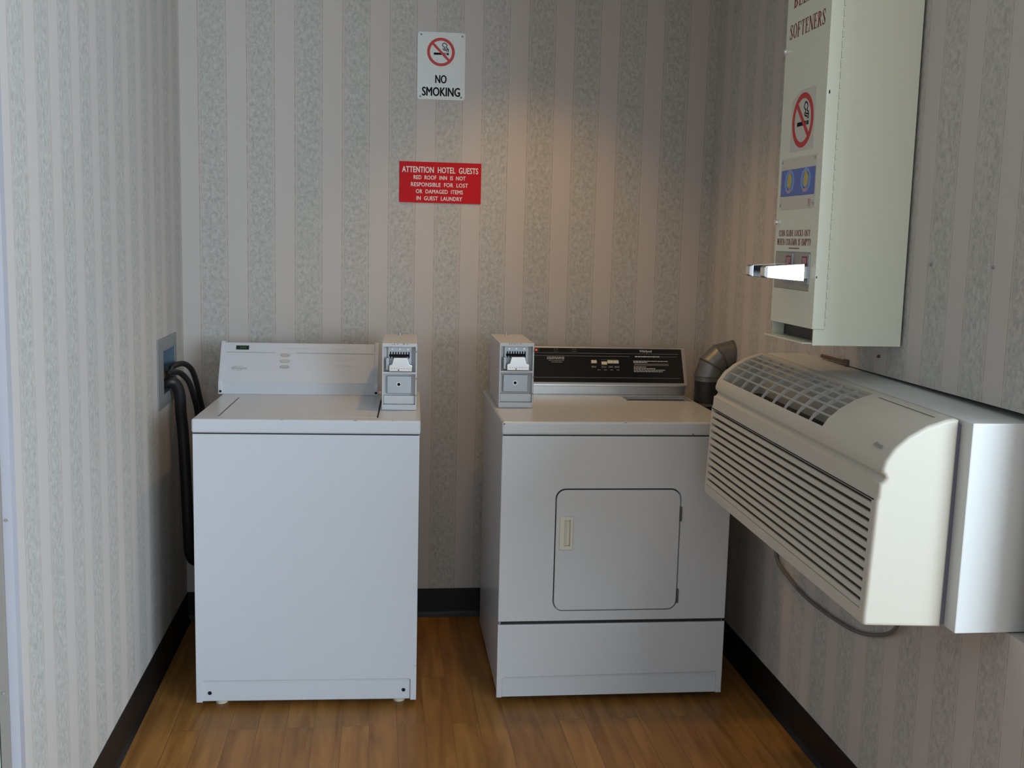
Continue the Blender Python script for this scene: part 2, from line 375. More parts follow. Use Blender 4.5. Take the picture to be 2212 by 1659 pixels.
# thick-and-thin serif capitals, drawn as strokes (cap height 1)
def serif_text(bm, body, cu, cv, w, h, M, mi=0):
    TK, TN = .15, .05
    def glyph(ch):
        q = []; wd = .7
        def V(x, t=TK, a=0, b=1, s0=True, s1=True):
            q.append(rect(x-t/2, x+t/2, a, b))
            if s0: q.append(rect(x-t/2-.08, x+t/2+.08, a, a+.03))
            if s1: q.append(rect(x-t/2-.08, x+t/2+.08, b-.03, b))
        def D(x0, y0, x1, y1, t): q.append([(x0-t/2, y0), (x0+t/2, y0), (x1+t/2, y1), (x1-t/2, y1)])
        def H(x0, x1, y, t=TN): q.append(rect(x0, x1, y-t/2, y+t/2))
        def A(cx, cy, rx, ry, a0, a1, tk=TK, tn=TN, n=14):
            for i in range(n):
                r = []
                for a in (a0+(a1-a0)*i/n, a0+(a1-a0)*(i+1)/n):
                    a = math.radians(a); r.append(((cx+rx*math.cos(a), cy+ry*math.sin(a)), (cx+(rx-tk)*math.cos(a), cy+(ry-tn)*math.sin(a))))
                q.append([r[0][1], r[0][0], r[1][0], r[1][1]])
        if ch == 'O': A(.36, .5, .36, .5, 0, 360, n=26); wd = .72
        elif ch == 'C': A(.36, .5, .36, .5, 48, 312, n=20); V(.6, .035, .66, 1, 0, 0); V(.6, .03, 0, .28, 0, 0); wd = .66
        elif ch == 'S':
            A(.27, .745, .24, .255, 30, 205, .10, TN); A(.27, .255, .25, .255, -150, 25, .10, TN)
            q.append([(.05, .70), (.17, .79), (.53, .26), (.40, .20)]); V(.46, .03, .68, .98, 0, 0); V(.045, .03, .02, .34, 0, 0); wd = .56
        elif ch in 'FE':
            V(.16); H(.16, .56, .97); q.append(rect(.53, .56, .74, .97)); H(.16, .42, .52); q.append(rect(.41, .44, .38, .66))
            if ch == 'E': H(.16, .60, .03); q.append(rect(.57, .60, .03, .28))
            wd = .62
        elif ch == 'L': V(.16); H(.16, .56, .03); q.append(rect(.53, .56, .03, .3)); wd = .58
        elif ch == 'T': V(.33, s1=False); H(.0, .66, .97); q.append(rect(0, .03, .72, .97)); q.append(rect(.63, .66, .72, .97)); wd = .66
        elif ch == 'I': V(.15); wd = .3
        elif ch == 'N': V(.1, TN); V(.66, TN, s0=False); D(.62, 0, .12, 1, .17); wd = .74
        elif ch == 'H': V(.16); V(.6); H(.16, .6, .5); wd = .76
        elif ch == 'A': D(.08, 0, .36, 1, TN); D(.58, 0, .34, 1, TK); H(.16, .52, .34); H(0, .2, .015, .03); H(.44, .7, .015, .03); wd = .7
        elif ch == 'W': D(.22, 0, .08, 1, TK); D(.22, 0, .42, .98, TN); D(.58, 0, .42, 1, TK); D(.58, 0, .78, 1, TN); H(0, .2, .985, .03); H(.68, .88, .985, .03); wd = .88
        elif ch == 'M': V(.08, TN); V(.74, TK); D(.36, 0, .12, 1, TK); D(.36, 0, .72, 1, TN); wd = .86
        elif ch == 'P': V(.16); A(.2, .74, .4, .26, -90, 90); wd = .62
        elif ch == 'B': V(.16); A(.2, .76, .34, .24, -90, 90); A(.2, .26, .4, .26, -90, 90); wd = .64
        elif ch == 'R': V(.16); A(.2, .74, .36, .26, -90, 90); D(.58, 0, .34, .5, TK); H(.52, .7, .015, .03); wd = .7
        elif ch == 'D': V(.16); A(.18, .5, .5, .5, -90, 90, n=18); wd = .7
        elif ch == 'U': V(.14, s0=False, a=.25); V(.6, TN, a=.25, s0=False); A(.345, .28, .28, .28, 180, 360, .12, TN); wd = .74
        elif ch == 'K': V(.16); D(.2, .42, .58, 1, TN); D(.6, 0, .3, .58, TK); H(.46, .7, .985, .03); H(.5, .72, .015, .03); wd = .72
        elif ch == 'Y': V(.34, a=0, b=.45, s1=False); D(.34, .42, .1, 1, TK); D(.36, .42, .6, 1, TN); H(0, .22, .985, .03); H(.5, .7, .985, .03); wd = .7
        elif ch == ' ': wd = .34
        return q, wd
    gl = [glyph(c) for c in body]; tot = sum(g[1]+.09 for g in gl)-.09
    x = 0
    for q, wd in gl:
        for p in q:
            flat(bm, [(cu+((x+a)/tot-.5)*w, cv+(b-.5)*h) for a, b in p], M, mi=mi)
        x += wd+.09
    return bm
def print_lines(bm, M, u0, u1, vs, h, mi=0, seed=1):
    """small print too fine to read: broken dashes"""
    r = random.Random(seed)
    for v in vs:
        u = u0
        e = u1 if not isinstance(v, tuple) else v[1]
        vv = v if not isinstance(v, tuple) else v[0]
        while u < e:
            l = r.uniform(.004, .011); flat(bm, rect(u, min(u+l, e), vv-h/2, vv+h/2), M, depth=.0002, mi=mi); u += l+.0016

def struct(o):
    o['kind'] = 'structure'; return o

# ------------------------------------------------------------------ room shell
XL, XR, YE = -0.8604, 1.1126, -1.915
wb = struct(obj('wall_back', B(XL-.12, XR+.12, 0, .12, 0, 2.62), wallpaper('wallpaper_back', 0, -0.7958-.004, 1), smooth=False))
wl = struct(obj('wall_left', B(XL-.13, XL, YE, 0, 0, 2.62), wallpaper('wallpaper_left', 1, -1.8389-.004, 1), smooth=False))
cut(wl, [B(XL-.09, XL+.05, -.405, -.183, .922, 1.079)])
wr = struct(obj('wall_right', B(XR, XR+.14, -2.232, 0, 0, 2.62), wallpaper('wallpaper_right', 1, -1.7027+.004, -1), smooth=False))
cut(wr, [B(XR-.05, XR+.132, -2.205, -1.01, .708, 1.153)])
fl = struct(obj('floor', B(-3, 2.75, -8.6, .12, -.06, 0), floor_mat(), smooth=False))
struct(obj('ceiling', B(-3, 2.75, -8.6, .12, 2.6, 2.66), M_CEIL, smooth=False))
# the larger room the laundry bay opens from
struct(obj('wall_side_left', B(-3.1, -3, -8.6, .12, 0, 2.62), M_ROOM, smooth=False))
struct(obj('wall_corridor', B(-3, -1.80, -2.05, -1.93, 0, 2.62), M_ROOM, smooth=False))
struct(obj('wall_bay', B(XR+.14, 2.66, -2.232, -2.14, 0, 2.62), M_ROOM, smooth=False))
w = struct(obj('wall_side_right', B(2.66, 2.78, -8.6, -2.14, 0, 2.62), M_ROOM, smooth=False))
cut(w, [B(2.5, 2.9, -8.0, -3.3, .85, 2.36)])
w = struct(obj('wall_front', B(-3, 2.75, -8.6, -8.48, 0, 2.62), M_ROOM, smooth=False))
cut(w, [B(-1.62, 1.02, -8.8, -8.3, .58, 2.32)])  # opening added to hold the rear fill light
def window(name, x0, x1, y0, y1, z0, z1, along):
    bm = bmesh.new(); t = .05
    if along == 'y':
        for a, b in ((z0, z0+t), (z1-t, z1)): box(bm, x0, x1, y0, y1, a, b)
        for a, b in ((y0, y0+t), (y1-t, y1)): box(bm, x0, x1, a, b, z0+t, z1-t)
    else:
        for a, b in ((z0, z0+t), (z1-t, z1)): box(bm, x0, x1, y0, y1, a, b)
        for a, b in ((x0, x0+t), ((x0+x1)/2-t/2, (x0+x1)/2+t/2), (x1-t, x1)): box(bm, a, b, y0, y1, z0+t, z1-t)
    struct(obj(name, bm, M_ENAMEL, smooth=False))
window('window_1', 2.68, 2.74, -8.0, -3.3, .85, 2.36, 'y')
window('rear_fill_window', -1.62, 1.02, -8.58, -8.52, .58, 2.32, 'x')  # unseen frame, added around the rear fill light
# baseboards: black vinyl cove
def base(name, mapf, a, b):
    bm = bmesh.new(); pr = [(0, 0), (.014, 0), (.012, .004), (.006, .012), (.0035, .022), (.003, .110), (.0022, .1126), (0, .1126)]
    prism(bm, pr, mapf, a, b); struct(obj(name, bm, M_BASE))
base('baseboard_back', lambda u, v, w: (w, -u, v), XL, XR)
base('baseboard_left', lambda u, v, w: (XL+u, w, v), YE, 0)
base('baseboard_right', lambda u, v, w: (XR-u, w, v), -2.232, 0)
# end of the left wall: plastic corner guard, taupe casing, pale door beyond
bm = bmesh.new()
prism(bm, [(XL+.0025, YE-.0035), (XL+.0025, YE+.022), (XL, YE+.022), (XL, YE), (XL-.018, YE), (XL-.018, YE-.0035)], XY, 0, 2.6)
struct(obj('trim_1', bm, M_GUARD))
bm = bmesh.new(); box(bm, XL-.033, XL-.0155, YE-.012, YE+.001, 0, 2.6, bev=.002)
t2 = struct(obj('trim_2', bm, M_CASE))
for x, z in ((-.008, .90), (-.022, .549), (-.012, 1.30), (-.012, 1.72)):
    bm = bmesh.new(); cyl(bm, (XL+x, YE-.002, z), (XL+x, YE-(.0145 if x < -.02 else .0058), z), .0032, n=12); obj('screw', bm, M_STEEL, t2)
bm = bmesh.new(); box(bm, -1.80, XL-.035, YE-.05, YE-.008, 0.01, 2.1, bev=.003)
struct(obj('door_1', bm, M_DOORP))

# ------------------------------------------------------------------ coin box (part of each machine)
def coin_box(parent, x0, x1, y0, y1, z0, z1):
    t = .005; zm = z0+.121; sx = x1-x0
    bm = bmesh.new(); box(bm, x0, x1, y0, y1, z0, z1, bev=.0025)
    cb = obj('coin_box', bm, M_ENAMEL2, parent, label='white steel coin box with open front')
    cut(cb, [B(x0+t, x1-t, y0-.02, y0+.032, zm+.003, z1-.011), B(x0+t, x1-t, y0-.02, y0+.028, z0+.018, zm-.003)])
    xc = (x0+x1)/2
    # mounting plate and slide of the upper compartment
    bm = bmesh.new(); box(bm, x0+.018, x1-.018, y0+.022, y0+.0315, zm+.006, z1-.013, bev=.001)
    for k in (-.024, 0, .026): cyl(bm, (xc+k, y0+.0221, z1-.021), (xc+k, y0+.019, z1-.021), .0028, n=10, mi=1)
    obj('slide_plate', bm, [M_ZINC, M_STEEL], cb, label='zinc plate behind the coin slide')
    bm = bmesh.new()   # comb of coin fingers
    for k in range(8):
        x = xc-.031+k*.0084
        box(bm, x, x+.0034, y0+.0195, y0+.0225, zm+.045, zm+.066)
    box(bm, xc-.034, xc+.032, y0+.0205, y0+.0225, zm+.050, zm+.058)
    obj('coin_comb', bm, M_BLACK, cb, label='black comb of coin slots')
    bm = bmesh.new()   # slide: trapezoid nose on a wide base
    prism(bm, [(xc-.033, zm+.006), (xc+.040, zm+.006), (xc+.040, zm+.026), (xc+.031, zm+.029), (xc+.024, zm+.050), (xc-.018, zm+.050), (xc-.024, zm+.029), (xc-.033, zm+.026)], XZ, y0-.012, y0+.020, bev=.0014)
    for k in range(8): cyl(bm, (xc-.024+k*.008, y0-.0118, zm+.016), (xc-.024+k*.008, y0-.0126, zm+.016), .0011, n=8, mi=1)
    cyl(bm, (xc-.003, y0-.0118, zm+.0105), (xc-.003, y0-.0128, zm+.0105), .0022, n=10, mi=1)
    obj('coin_slide', bm, [M_STEEL, M_BLACK], cb, label='steel push-in coin slide')
    bm = bmesh.new()   # vertical coin guide at the left of the slide
    box(bm, xc-.044, xc-.034, y0+.002, y0+.0225, zm+.008, zm+.048, bev=.002); obj('coin_guide', bm, M_ZINC, cb)
    # lower compartment: cash door with lock hole, ledge under it
    bm = bmesh.new(); box(bm, x0+.016, x1-.018, y0+.016, y0+.0275, z0+.052, zm-.012, bev=.002)
    ring(bm, xc-.002, z0+.082, .0052, .0078, frame((0, y0+.016, 0), (1, 0, 0), (0, 0, 1)), depth=.0015, lift=-.0002, mi=2, n=20)
    flat(bm, disc(xc-.002, z0+.082, .0054), frame((0, y0+.016, 0), (1, 0, 0), (0, 0, 1)), depth=.0006, lift=.0001, mi=1)
    obj('cash_door', bm, [M_ZINC, M_BLACK, M_STEEL], cb, label='grey metal cash door with round lock hole')
    bm = bmesh.new(); box(bm, x0+.0055, x1-.0055, y0+.010, y0+.0275, z0+.0185, z0+.046, bev=.002); obj('ledge', bm, M_ENAMEL2, cb)
    bm = bmesh.new(); cyl(bm, (xc-.004, y1-.03, z1-.001), (xc-.004, y1-.03, z1+.009), .007, .005, n=14); obj('cap_bolt', bm, M_ZINC, cb)
    Mf = frame((0, y0, 0), (1, 0, 0), (0, 0, 1)); rr = random.Random(int(x0*1000))
    def chip(poly):
        bm = bmesh.new(); flat(bm, poly, Mf, depth=.0003); obj('paint_chip', bm, M_CHIP, cb)
    for k in range(7):
        x = x0+.03+k*.008*rr.uniform(.7, 1.2); v = z1-.004+rr.uniform(-.001, .002)
        chip([(x, v), (x+rr.uniform(.001, .004), v-.0008), (x+rr.uniform(.002, .005), v+.0012), (x+.001, v+.0014)])
    for v in (z0+.1, z0+.045, z1-.03): chip([(x1-.0035, v), (x1-.0015, v+.001), (x1-.002, v+.007), (x1-.003, v+.006)])
    return cb

# ------------------------------------------------------------------ washing machine
wm = thing('washing_machine', 'white top-loading coin washing machine standing left of the dryer', 'washing machine', (-0.7036, -0.7988, 0), (0, 0, -0.034))
bm = bmesh.new()
prism(bm, [(.003, .020), (.022, .020), (.022, .086), (.026, .090), (.660, .090), (.664, .086), (.664, .020), (.683, .020), (.683, .868), (.003, .868)], XZ, 0.001, .012, bev=.003)
box(bm, .003, .683, .008, .64, .020, .868, bev=.006); box(bm, .012, .674, .014, .63, .86, .874)
cab = obj('cabinet', bm, M_ENAMEL, wm)
obj('worktop_seam', B(.006, .680, .004, .63, .866, .872), M_DARKGAP, cab)
for x, z in ((.044, .049), (.643, .052)):
    bm = bmesh.new(); cyl(bm, (x, .0085, z), (x, .0065, z), .0058, n=14); ring(bm, x, z, .004, .0066, frame((0, .0080, 0), (1, 0, 0), (0, 0, 1)), depth=.0012, n=16, mi=1)
    obj('screw', bm, [M_BLACK, M_ZINC], cab)
bm = bmesh.new(); box(bm, 0, .686, 0, .645, .8705, .914, bev=.007, seg=3)
top = obj('worktop', bm, M_ENAMEL, wm)
cut(top, [B(.0685, .5555, .052, .448, .905, .95)])
bm = bmesh.new(); box(bm, .0690, .5550, .0525, .4475, .9051, .906); obj('lid_gap', bm, M_DARKGAP, top)
bm = bmesh.new(); box(bm, .0735, .5505, .0526, .4474, .9062, .9146, bev=.0018); obj('lid', bm, M_ENAMEL, wm)
Mt = frame((0, 0, .914), (1, 0, 0), (0, 1, 0)); Mf0 = frame((0, .001, 0), (1, 0, 0), (0, 0, 1))
def chip(parent, poly, M, lift=.0002, m=M_CHIP):
    bm = bmesh.new(); flat(bm, poly, M, depth=.0006, lift=lift); obj('paint_chip', bm, m, parent)
for x, y, q in ((.268, .0035, .7), (.488, .0035, 1.0), (.60, .004, .5)): chip(top, disc(x, y, .0045*q, 9, .5), Mt, -.0015)
for x, z, a, b in ((.678, .132, .001, .004), (.676, .035, .001, .002), (.645, .028, .001, .001)): chip(cab, rect(x, x+a, z, z+b), Mf0)
for x, y in ((.072, .055), (.628, .055), (.072, .58), (.628, .58)):
    bm = bmesh.new(); cyl(bm, (x, y, 0), (x, y, .012), .019, .021, n=20); cyl(bm, (x, y, .012), (x, y, .024), .009, n=12); obj('foot', bm, M_OFFW, wm)
# console
CY, CT = .522, .598      # front foot of the panel, back-tilted top
cons = obj('console', (lambda bm: (prism(bm, [(CY, .9145), (CY, .949), (CY-.001, .957), (CY+.006, .965), (CT, 1.084), (CT+.006, 1.087), (.638, 1.083), (.638, .9145)], YZ, .0, .536), bm)[1])(bmesh.new()), M_ENAMEL, wm)
for x0, x1 in ((-.012, .002), (.524, .538)):
    bm = bmesh.new(); prism(bm, [(CY-.004, .9145), (CY-.004, .955), (CY+.001, .964), (CT-.004, 1.089), (CT+.004, 1.093), (.641, 1.088), (.641, .9145)], YZ, x0, x1, bev=.002)
    e = obj('end_cap', bm, M_ENAMEL, cons)
for x in (-.004, .531):
    bm = bmesh.new(); cyl(bm, (x, CY-.0035, .924), (x, CY-.006, .924), .0042, n=12); obj('end_screw', bm, M_BLACK, cons)
sl_ = Vector((0, CT-CY-.006, 1.084-.965)); Ls = sl_.length
Mp = frame((0, CY+.006, .965), (1, 0, 0), sl_)      # panel frame: u = x, v up the slope
bm = bmesh.new()
flat(bm, rect(.006, .175, Ls-.036, Ls-.0335), Mp, mi=0); flat(bm, rect(.175, .25, Ls-.036, Ls-.0345), Mp, mi=2); flat(bm, rect(.25, .52, Ls-.036, Ls-.0335), Mp, mi=0)
print_lines(bm, Mp, .010, .105, [Ls-.045], .003, 2, 3)
print_lines(bm, Mp, .10, .200, [Ls-.100], .002, 2, 5)
for k, v in enumerate((Ls-.046, Ls-.068, Ls-.090)): print_lines(bm, Mp, .158, .178, [v-.001], .0022, 2, 7+k)
print_lines(bm, Mp, .016, .032, [Ls-.012, Ls-.022], .0022, 2, 11); print_lines(bm, Mp, .092, .106, [Ls-.012, Ls-.022], .0018, 2, 12)
print_lines(bm, Mp, .375, .475, [Ls-.0175], .0035, 2, 13)
print_lines(bm, Mp, .372, .46, [(Ls-.044, .41), (Ls-.050, .47), (Ls-.055, .475), (Ls-.061, .44)], .0018, 2, 14)
print_lines(bm, Mp, .372, .46, [Ls-.080, Ls-.084], .002, 2, 15)
text_bm('HEAVY DUTY COMMERCIAL WASHER', .255, Ls-.0175, .118, .0042, Mp, mi=2, bm=bm)
text_bm('Whirlpool', .056, Ls-.097, .05, .0125, Mp @ Matrix.Shear('XZ', 4, (.25, 0)) if False else Mp, mi=1, bold=.02, bm=bm)
ribbon(bm, [(.052+.022*math.cos(t), Ls-.096+.0085*math.sin(t)) for t in [math.radians(20+10*i) for i in range(30)]], .0008, Mp, mi=1)
obj('panel_print', bm, [M_GREYP, M_GREYP, M_LGREYP], cons, label='grey lettering and rules on the washer console')
bm = bmesh.new(); flat(bm, rect(.040, .084, Ls-.0245, Ls-.009), Mp, depth=.001); 
for k in range(3): flat(bm, rect(.054+k*.008, .059+k*.008, Ls-.020, Ls-.0135), Mp, depth=.0004, lift=.0012, mi=1)
obj('display', bm, [M_LCD, M_LCDT], cons, label='dark green digital display')
for k, (v, m) in enumerate(((Ls-.0445, mat('button_rose', (.50, .40, .38), .45)), (Ls-.0665, mat('button_sand', (.50, .47, .38), .45)), (Ls-.0890, mat('button_grey', (.40, .41, .40), .45)))):
    bm = bmesh.new(); flat(bm, disc(.211, v, .0165, 28, .32), Mp, depth=.0018); ring(bm, .211, v, .0150, .0172, Mp, depth=.0022, mi=1, n=28, sq=.32)
    obj('selector_button', bm, [m, M_GREYP], cons, label=('rose', 'sand', 'grey')[k]+' oval selector button')
coin_box(wm, .561, .673, .20, .53, .9145, 1.131)

# ------------------------------------------------------------------ dryer
DW = .737
dr = thing('clothes_dryer', 'white front-loading coin dryer with square door and black control panel', 'clothes dryer', (0.2326, -0.8274, 0), (0, 0, -0.008))
bm = bmesh.new(); box(bm, 0.004, DW-.004, .012, .685, .022, .870, bev=.006); box(bm, .012, DW-.012, .02, .67, .86, .876)
dcab = obj('cabinet', bm, M_ENAMEL2, dr)
obj('worktop_seam', B(.006, DW-.006, .006, .67, .867, .8735), M_DARKGAP, dcab)
bm = bmesh.new(); prism(bm, rect(0, DW, .273, .869), XZ, 0, .0125, bev=.004, bev_sides=True)
fp = obj('front_panel', bm, M_ENAMEL2, dr)
bm = bmesh.new(); prism(bm, rrect(.172, .575, .306, .703, .032), XZ, -.05, .0095); cut(fp, [bm])
bm = bmesh.new(); prism(bm, rrect(.174, .573, .308, .701, .031), XZ, .0090, .0100); obj('door_gap', bm, M_DARKGAP, fp)
bm = bmesh.new(); prism(bm, rrect(.1755, .5710, .3095, .6985, .030), XZ, -.004, .0088, bev=.003)
door = obj('door', bm, M_ENAMEL2, dr)
cut(door, [B(.190, .226, -.03, .004, .511, .611)])
bm = bmesh.new()
prism(bm, rect(.187, .229, .508, .614), XZ, -.0085, -.0035, bev=.0015, bev_sides=True)
h = obj('handle', bm, M_OFFW, door, label='yellowed recessed door handle'); cut(h, [B(.201, .221, -.02, .01, .520, .604)])
bm = bmesh.new(); box(bm, .2005, .2215, .0005, .0025, .5195, .6045); prism(bm, [(.2005, -.0045), (.212, .0006), (.2005, .0006)], XY, .5195, .6045)
obj('handle_cup', bm, M_OFFW, door)
for z in (.62, .352):
    bm = bmesh.new(); prism(bm, rrect(.5715, .5785, z-.024, z+.024, .003, 4), XZ, -.0045, .004, bev=.001); obj('hinge', bm, mat('dark_hinge', (.10, .10, .105), .45, .6), dr, label='dark metal door hinge')
bm = bmesh.new()
prism(bm, [(0, .022), (.018, .022), (.018, .084), (.022, .088), (.714, .094), (.718, .090), (.718, .022), (DW, .022), (DW, .263), (0, .263)], XZ, 0.0, .0125, bev=.004)
prism(bm, rect(.016, .720, .0225, .096), XZ, .008, .0125)
obj('toe_panel', bm, M_ENAMEL2, dr)
bm = bmesh.new(); box(bm, .01, DW-.01, .006, .0124, .262, .274); obj('panel_gap', bm, M_DARKGAP, dr)
bm = bmesh.new(); box(bm, -.001, DW+.001, -.001, .69, .872, .914, bev=.007, seg=3); tp = obj('worktop', bm, M_ENAMEL2, dr)
cut(tp, [B(.494, .722, .452, .552, .902, .95)])
bm = bmesh.new(); box(bm, .4945, .7215, .4525, .5515, .9021, .906, mi=0)
for a in (rect(.490, .726, .448, .4535), rect(.490, .726, .5505, .556), rect(.490, .4955, .448, .556), rect(.7205, .726, .448, .556)): flat(bm, a, Mt, depth=.0015, lift=-.0004, mi=1)
obj('lint_screen_cover', bm, [mat('smoked_cover', (.07, .062, .055), .5), M_STEEL], dr, label='dark lint screen cover with metal rim')
for x, y, q in ((.0045, .005, 1.1), (.386, .003, 1.3), (.06, .004, .3)): chip(tp, disc(x, y, .005*q, 9, .55), Mt, -.0025)
Mfd = frame((0, -.001, 0), (1, 0, 0), (0, 0, 1))
for x, z in ((.003, .906), (.60, .876)): chip(tp, [(x, z), (x+.004, z-.002), (x+.005, z+.002), (x+.002, z+.003)], Mfd)
for x, y in ((.06, .07), (DW-.06, .07), (.06, .62), (DW-.06, .62)):
    bm = bmesh.new(); cyl(bm, (x, y, 0), (x, y, .012), .018, .02, n=18); cyl(bm, (x, y, .012), (x, y, .026), .009, n=12); obj('foot', bm, M_RUBBER, dr)
# console: steel housing with tilted black glass
KY, KT = .570, .640
bm = bmesh.new(); prism(bm, [(.605, .9145), (.605, .944), (KY, .950), (KY, .957), (KT, 1.085), (KT+.012, 1.087), (.682, 1.075), (.682, .9145)], YZ, .020, .742, bev=.0015)
kc = obj('console', bm, M_STEEL, dr, label='brushed steel control console')
sk = Vector((0, KT-KY, 1.085-.957)); Lk = sk.length; Mk = frame((0, KY, .957), (1, 0, 0), sk)
bm = bmesh.new(); flat(bm, rect(.03, .728, .006, Lk-.006), Mk, depth=.0015, lift=0)
obj('control_panel', bm, M_BLACKP, kc, label='glossy black control panel')
Mk2 = frame(Mk @ Vector((0, 0, .0015)), (1, 0, 0), sk)
bm = bmesh.new()
for v, u1, hh in ((Lk-.026, .715, .0011), (Lk-.037, .53, .0011), (.024, .715, .0011)): flat(bm, rect(.04, u1, v-hh/2, v+hh/2), Mk2, mi=0)
flat(bm, rect(.63, .712, Lk-.0375, Lk-.0364), Mk2, mi=0)
text_bm('Whirlpool', .593, Lk-.0165, .046, .0115, Mk2, mi=1, bold=.02, bm=bm)
print_lines(bm, Mk2, .224, .288, [Lk-.043, Lk-.049], .0028, 1, 21); print_lines(bm, Mk2, .230, .286, [Lk-.056], .0026, 0, 22); print_lines(bm, Mk2, .240, .280, [Lk-.062], .0026, 0, 23)
print_lines(bm, Mk2, .552, .645, [Lk-.037], .0042, 1, 24)
print_lines(bm, Mk2, .544, .676, [(Lk-.055, .674), (Lk-.060, .596)], .003, 1, 25)
flat(bm, rect(.546, .676, Lk-.073, Lk-.0645), Mk2, mi=2); print_lines(bm, Mk2, .547, .675, [Lk-.0665, Lk-.071], .0024, 1, 26)
print_lines(bm, Mk2, .544, .676, [(Lk-.078, .591), (Lk-.084, .624), (Lk-.090, .661), (Lk-.096, .651)], .0028, 1, 27)
for u in (.387, .424, .450, .472): print_lines(bm, Mk2, u, u+.018, [Lk-.077, Lk-.081], .0022, 0, int(u*1000))
for u in (.408, .432, .456, .480): print_lines(bm, Mk2, u, u+.012, [Lk-.091], .0024, 0, int(u*999))
print_lines(bm, Mk2, .424, .49, [Lk-.051], .0022, 2, 30)
for u in (.178, .25, .318): print_lines(bm, Mk2, u, u+.018, [Lk-.011, Lk-.0195], .0022, 2, int(u*997))
obj('panel_print', bm, [M_DGREYP, M_LGREYP, mat('faint_print', (.10, .10, .10), .5)], kc, label='grey print on the black panel')
bm = bmesh.new(); flat(bm, disc(.186, Lk-.0155, .003, 16), Mk2, depth=.002); obj('indicator_lamp', bm, M_LED, kc, label='glowing red indicator lamp')
for u, dv in ((.386, 0), (.424, -.005), (.4465, 0), (.4675, 0)):
    bm = bmesh.new(); prism(bm, rect(u, u+.0205, Lk-.067+dv, Lk-.055+dv), lambda a, b, c: tuple(Mk2 @ Vector((a, b, c))), 0, .007, bev=.0015); obj('push_button', bm, M_OFFW, kc)
coin_box(dr, .014, .130, .27, .60, .9145, 1.131)

# ------------------------------------------------------------------ hookup box and hoses
hb = thing('hookup_box', 'grey recessed washer hookup box in the left wall', 'hookup box', (XL, -.325, .885))
bm = bmesh.new(); box(bm, XL+.0003, XL+.004, -.487, -.163, .885, 1.117, bev=.001)
f = obj('faceplate', bm, M_GREYPL, hb, world=False); cut(f, [B(XL-.02, XL+.02, -.398, -.190, .928, 1.073)])
f.data.transform(root_matrix(hb).inverted())
bm = bmesh.new()
y0, y1, z0, z1, xb = -.402, -.186, .925, 1.076, XL-.085
box(bm, xb, xb+.003, y0, y1, z0, z1); box(bm, xb, XL, y0, y0+.003, z0, z1); box(bm, xb, XL, y1-.003, y1, z0, z1); box(bm, xb, XL, y0, y1, z0, z0+.003); box(bm, xb, XL, y0, y1, z1-.003, z1)
obj('liner', bm, M_BLUEIN, hb, world=True, label='blue plastic liner of the box')
for y in (-.335, -.262):
    bm = bmesh.new(); cyl(bm, (XL-.08, y, .985), (XL-.02, y, .985), .011, n=14); cyl(bm, (XL-.05, y, .985), (XL-.05, y, 1.015), .006, n=10); box(bm, XL-.056, XL-.044, y-.014, y+.014, 1.013, 1.019, bev=.002)
    cyl(bm, (XL-.02, y, .985), (XL-.004, y, .985), .013, n=6)
    obj('valve', bm, M_BRASS, hb, world=True, label='brass water valve')
def hose(name, label, pts, r, m=M_RUBBER, n=14, cat='hose'):
    bm = bmesh.new(); tube(bm, smooth_path(pts), r, n)
    o = obj(name, bm, m); o['label'] = label; o['category'] = cat
    if name == 'supply_hose': o['group'] = 'water supply hoses'
    return o
hose('supply_hose', 'thin black water hose, the higher arching one, from the hookup box', [(-.857, -.262, .985), (-.855, -.255, 1.004), (-.825, -.22, 1.012), (-.804, -.18, .988), (-.794, -.14, .937), (-.788, -.11, .877), (-.78, -.09, .82), (-.773, -.075, .713), (-.74, -.06, .6), (-.65, -.06, .55)], .0098)
hose('supply_hose', 'thin black water hose, the lower one, from the hookup box', [(-.857, -.335, .985), (-.852, -.315, .993), (-.827, -.26, .983), (-.806, -.22, .946), (-.796, -.18, .887), (-.79, -.15, .829), (-.787, -.12, .722), (-.75, -.10, .58), (-.65, -.10, .5)], .0098)
hose('drain_hose', 'thick black drain hose hanging down beside the washing machine', [(-.895, -.305, .952), (-.867, -.31, .955), (-.849, -.31, .960), (-.834, -.30, .946), (-.825, -.29, .91), (-.824, -.28, .85), (-.819, -.27, .767), (-.814, -.26, .6), (-.812, -.24, .428), (-.812, -.2, .314), (-.79, -.1, .26), (-.70, -.07, .24)], .0195, n=18)

# ------------------------------------------------------------------ dryer exhaust duct
dd = thing('exhaust_duct', 'grey metal elbow duct from the dryer to the right wall', 'duct', (1.035, -.345, .6))
bm = bmesh.new()
P = [(1.0295, -.345, .60+.012*i) for i in range(34)]
tube(bm, P, .049, n=28, rf=lambda i: .049+(.0016 if i % 2 else 0))
obj('flexible_hose', bm, M_RUBBER, dd, world=True, label='black flexible lower section')
bm = bmesh.new(); cx, cz, R = 1.108, 1.000, .082      # elbow: gored quarter turn towards +X
segs = [0, 30, 60, 90]
pts = []
for a in (0, 2, 28, 30, 32, 58, 60, 62, 88, 90):
    t = math.radians(a); pts.append((cx-R*math.cos(t), -.352, cz+R*math.sin(t)))
pts = [(cx-R, -.350, .985)] + pts
rr = [.049, .049, .0515, .048, .0515, .048, .048, .0515, .048, .048, .047]
pts2 = []
n = 28; rings = []
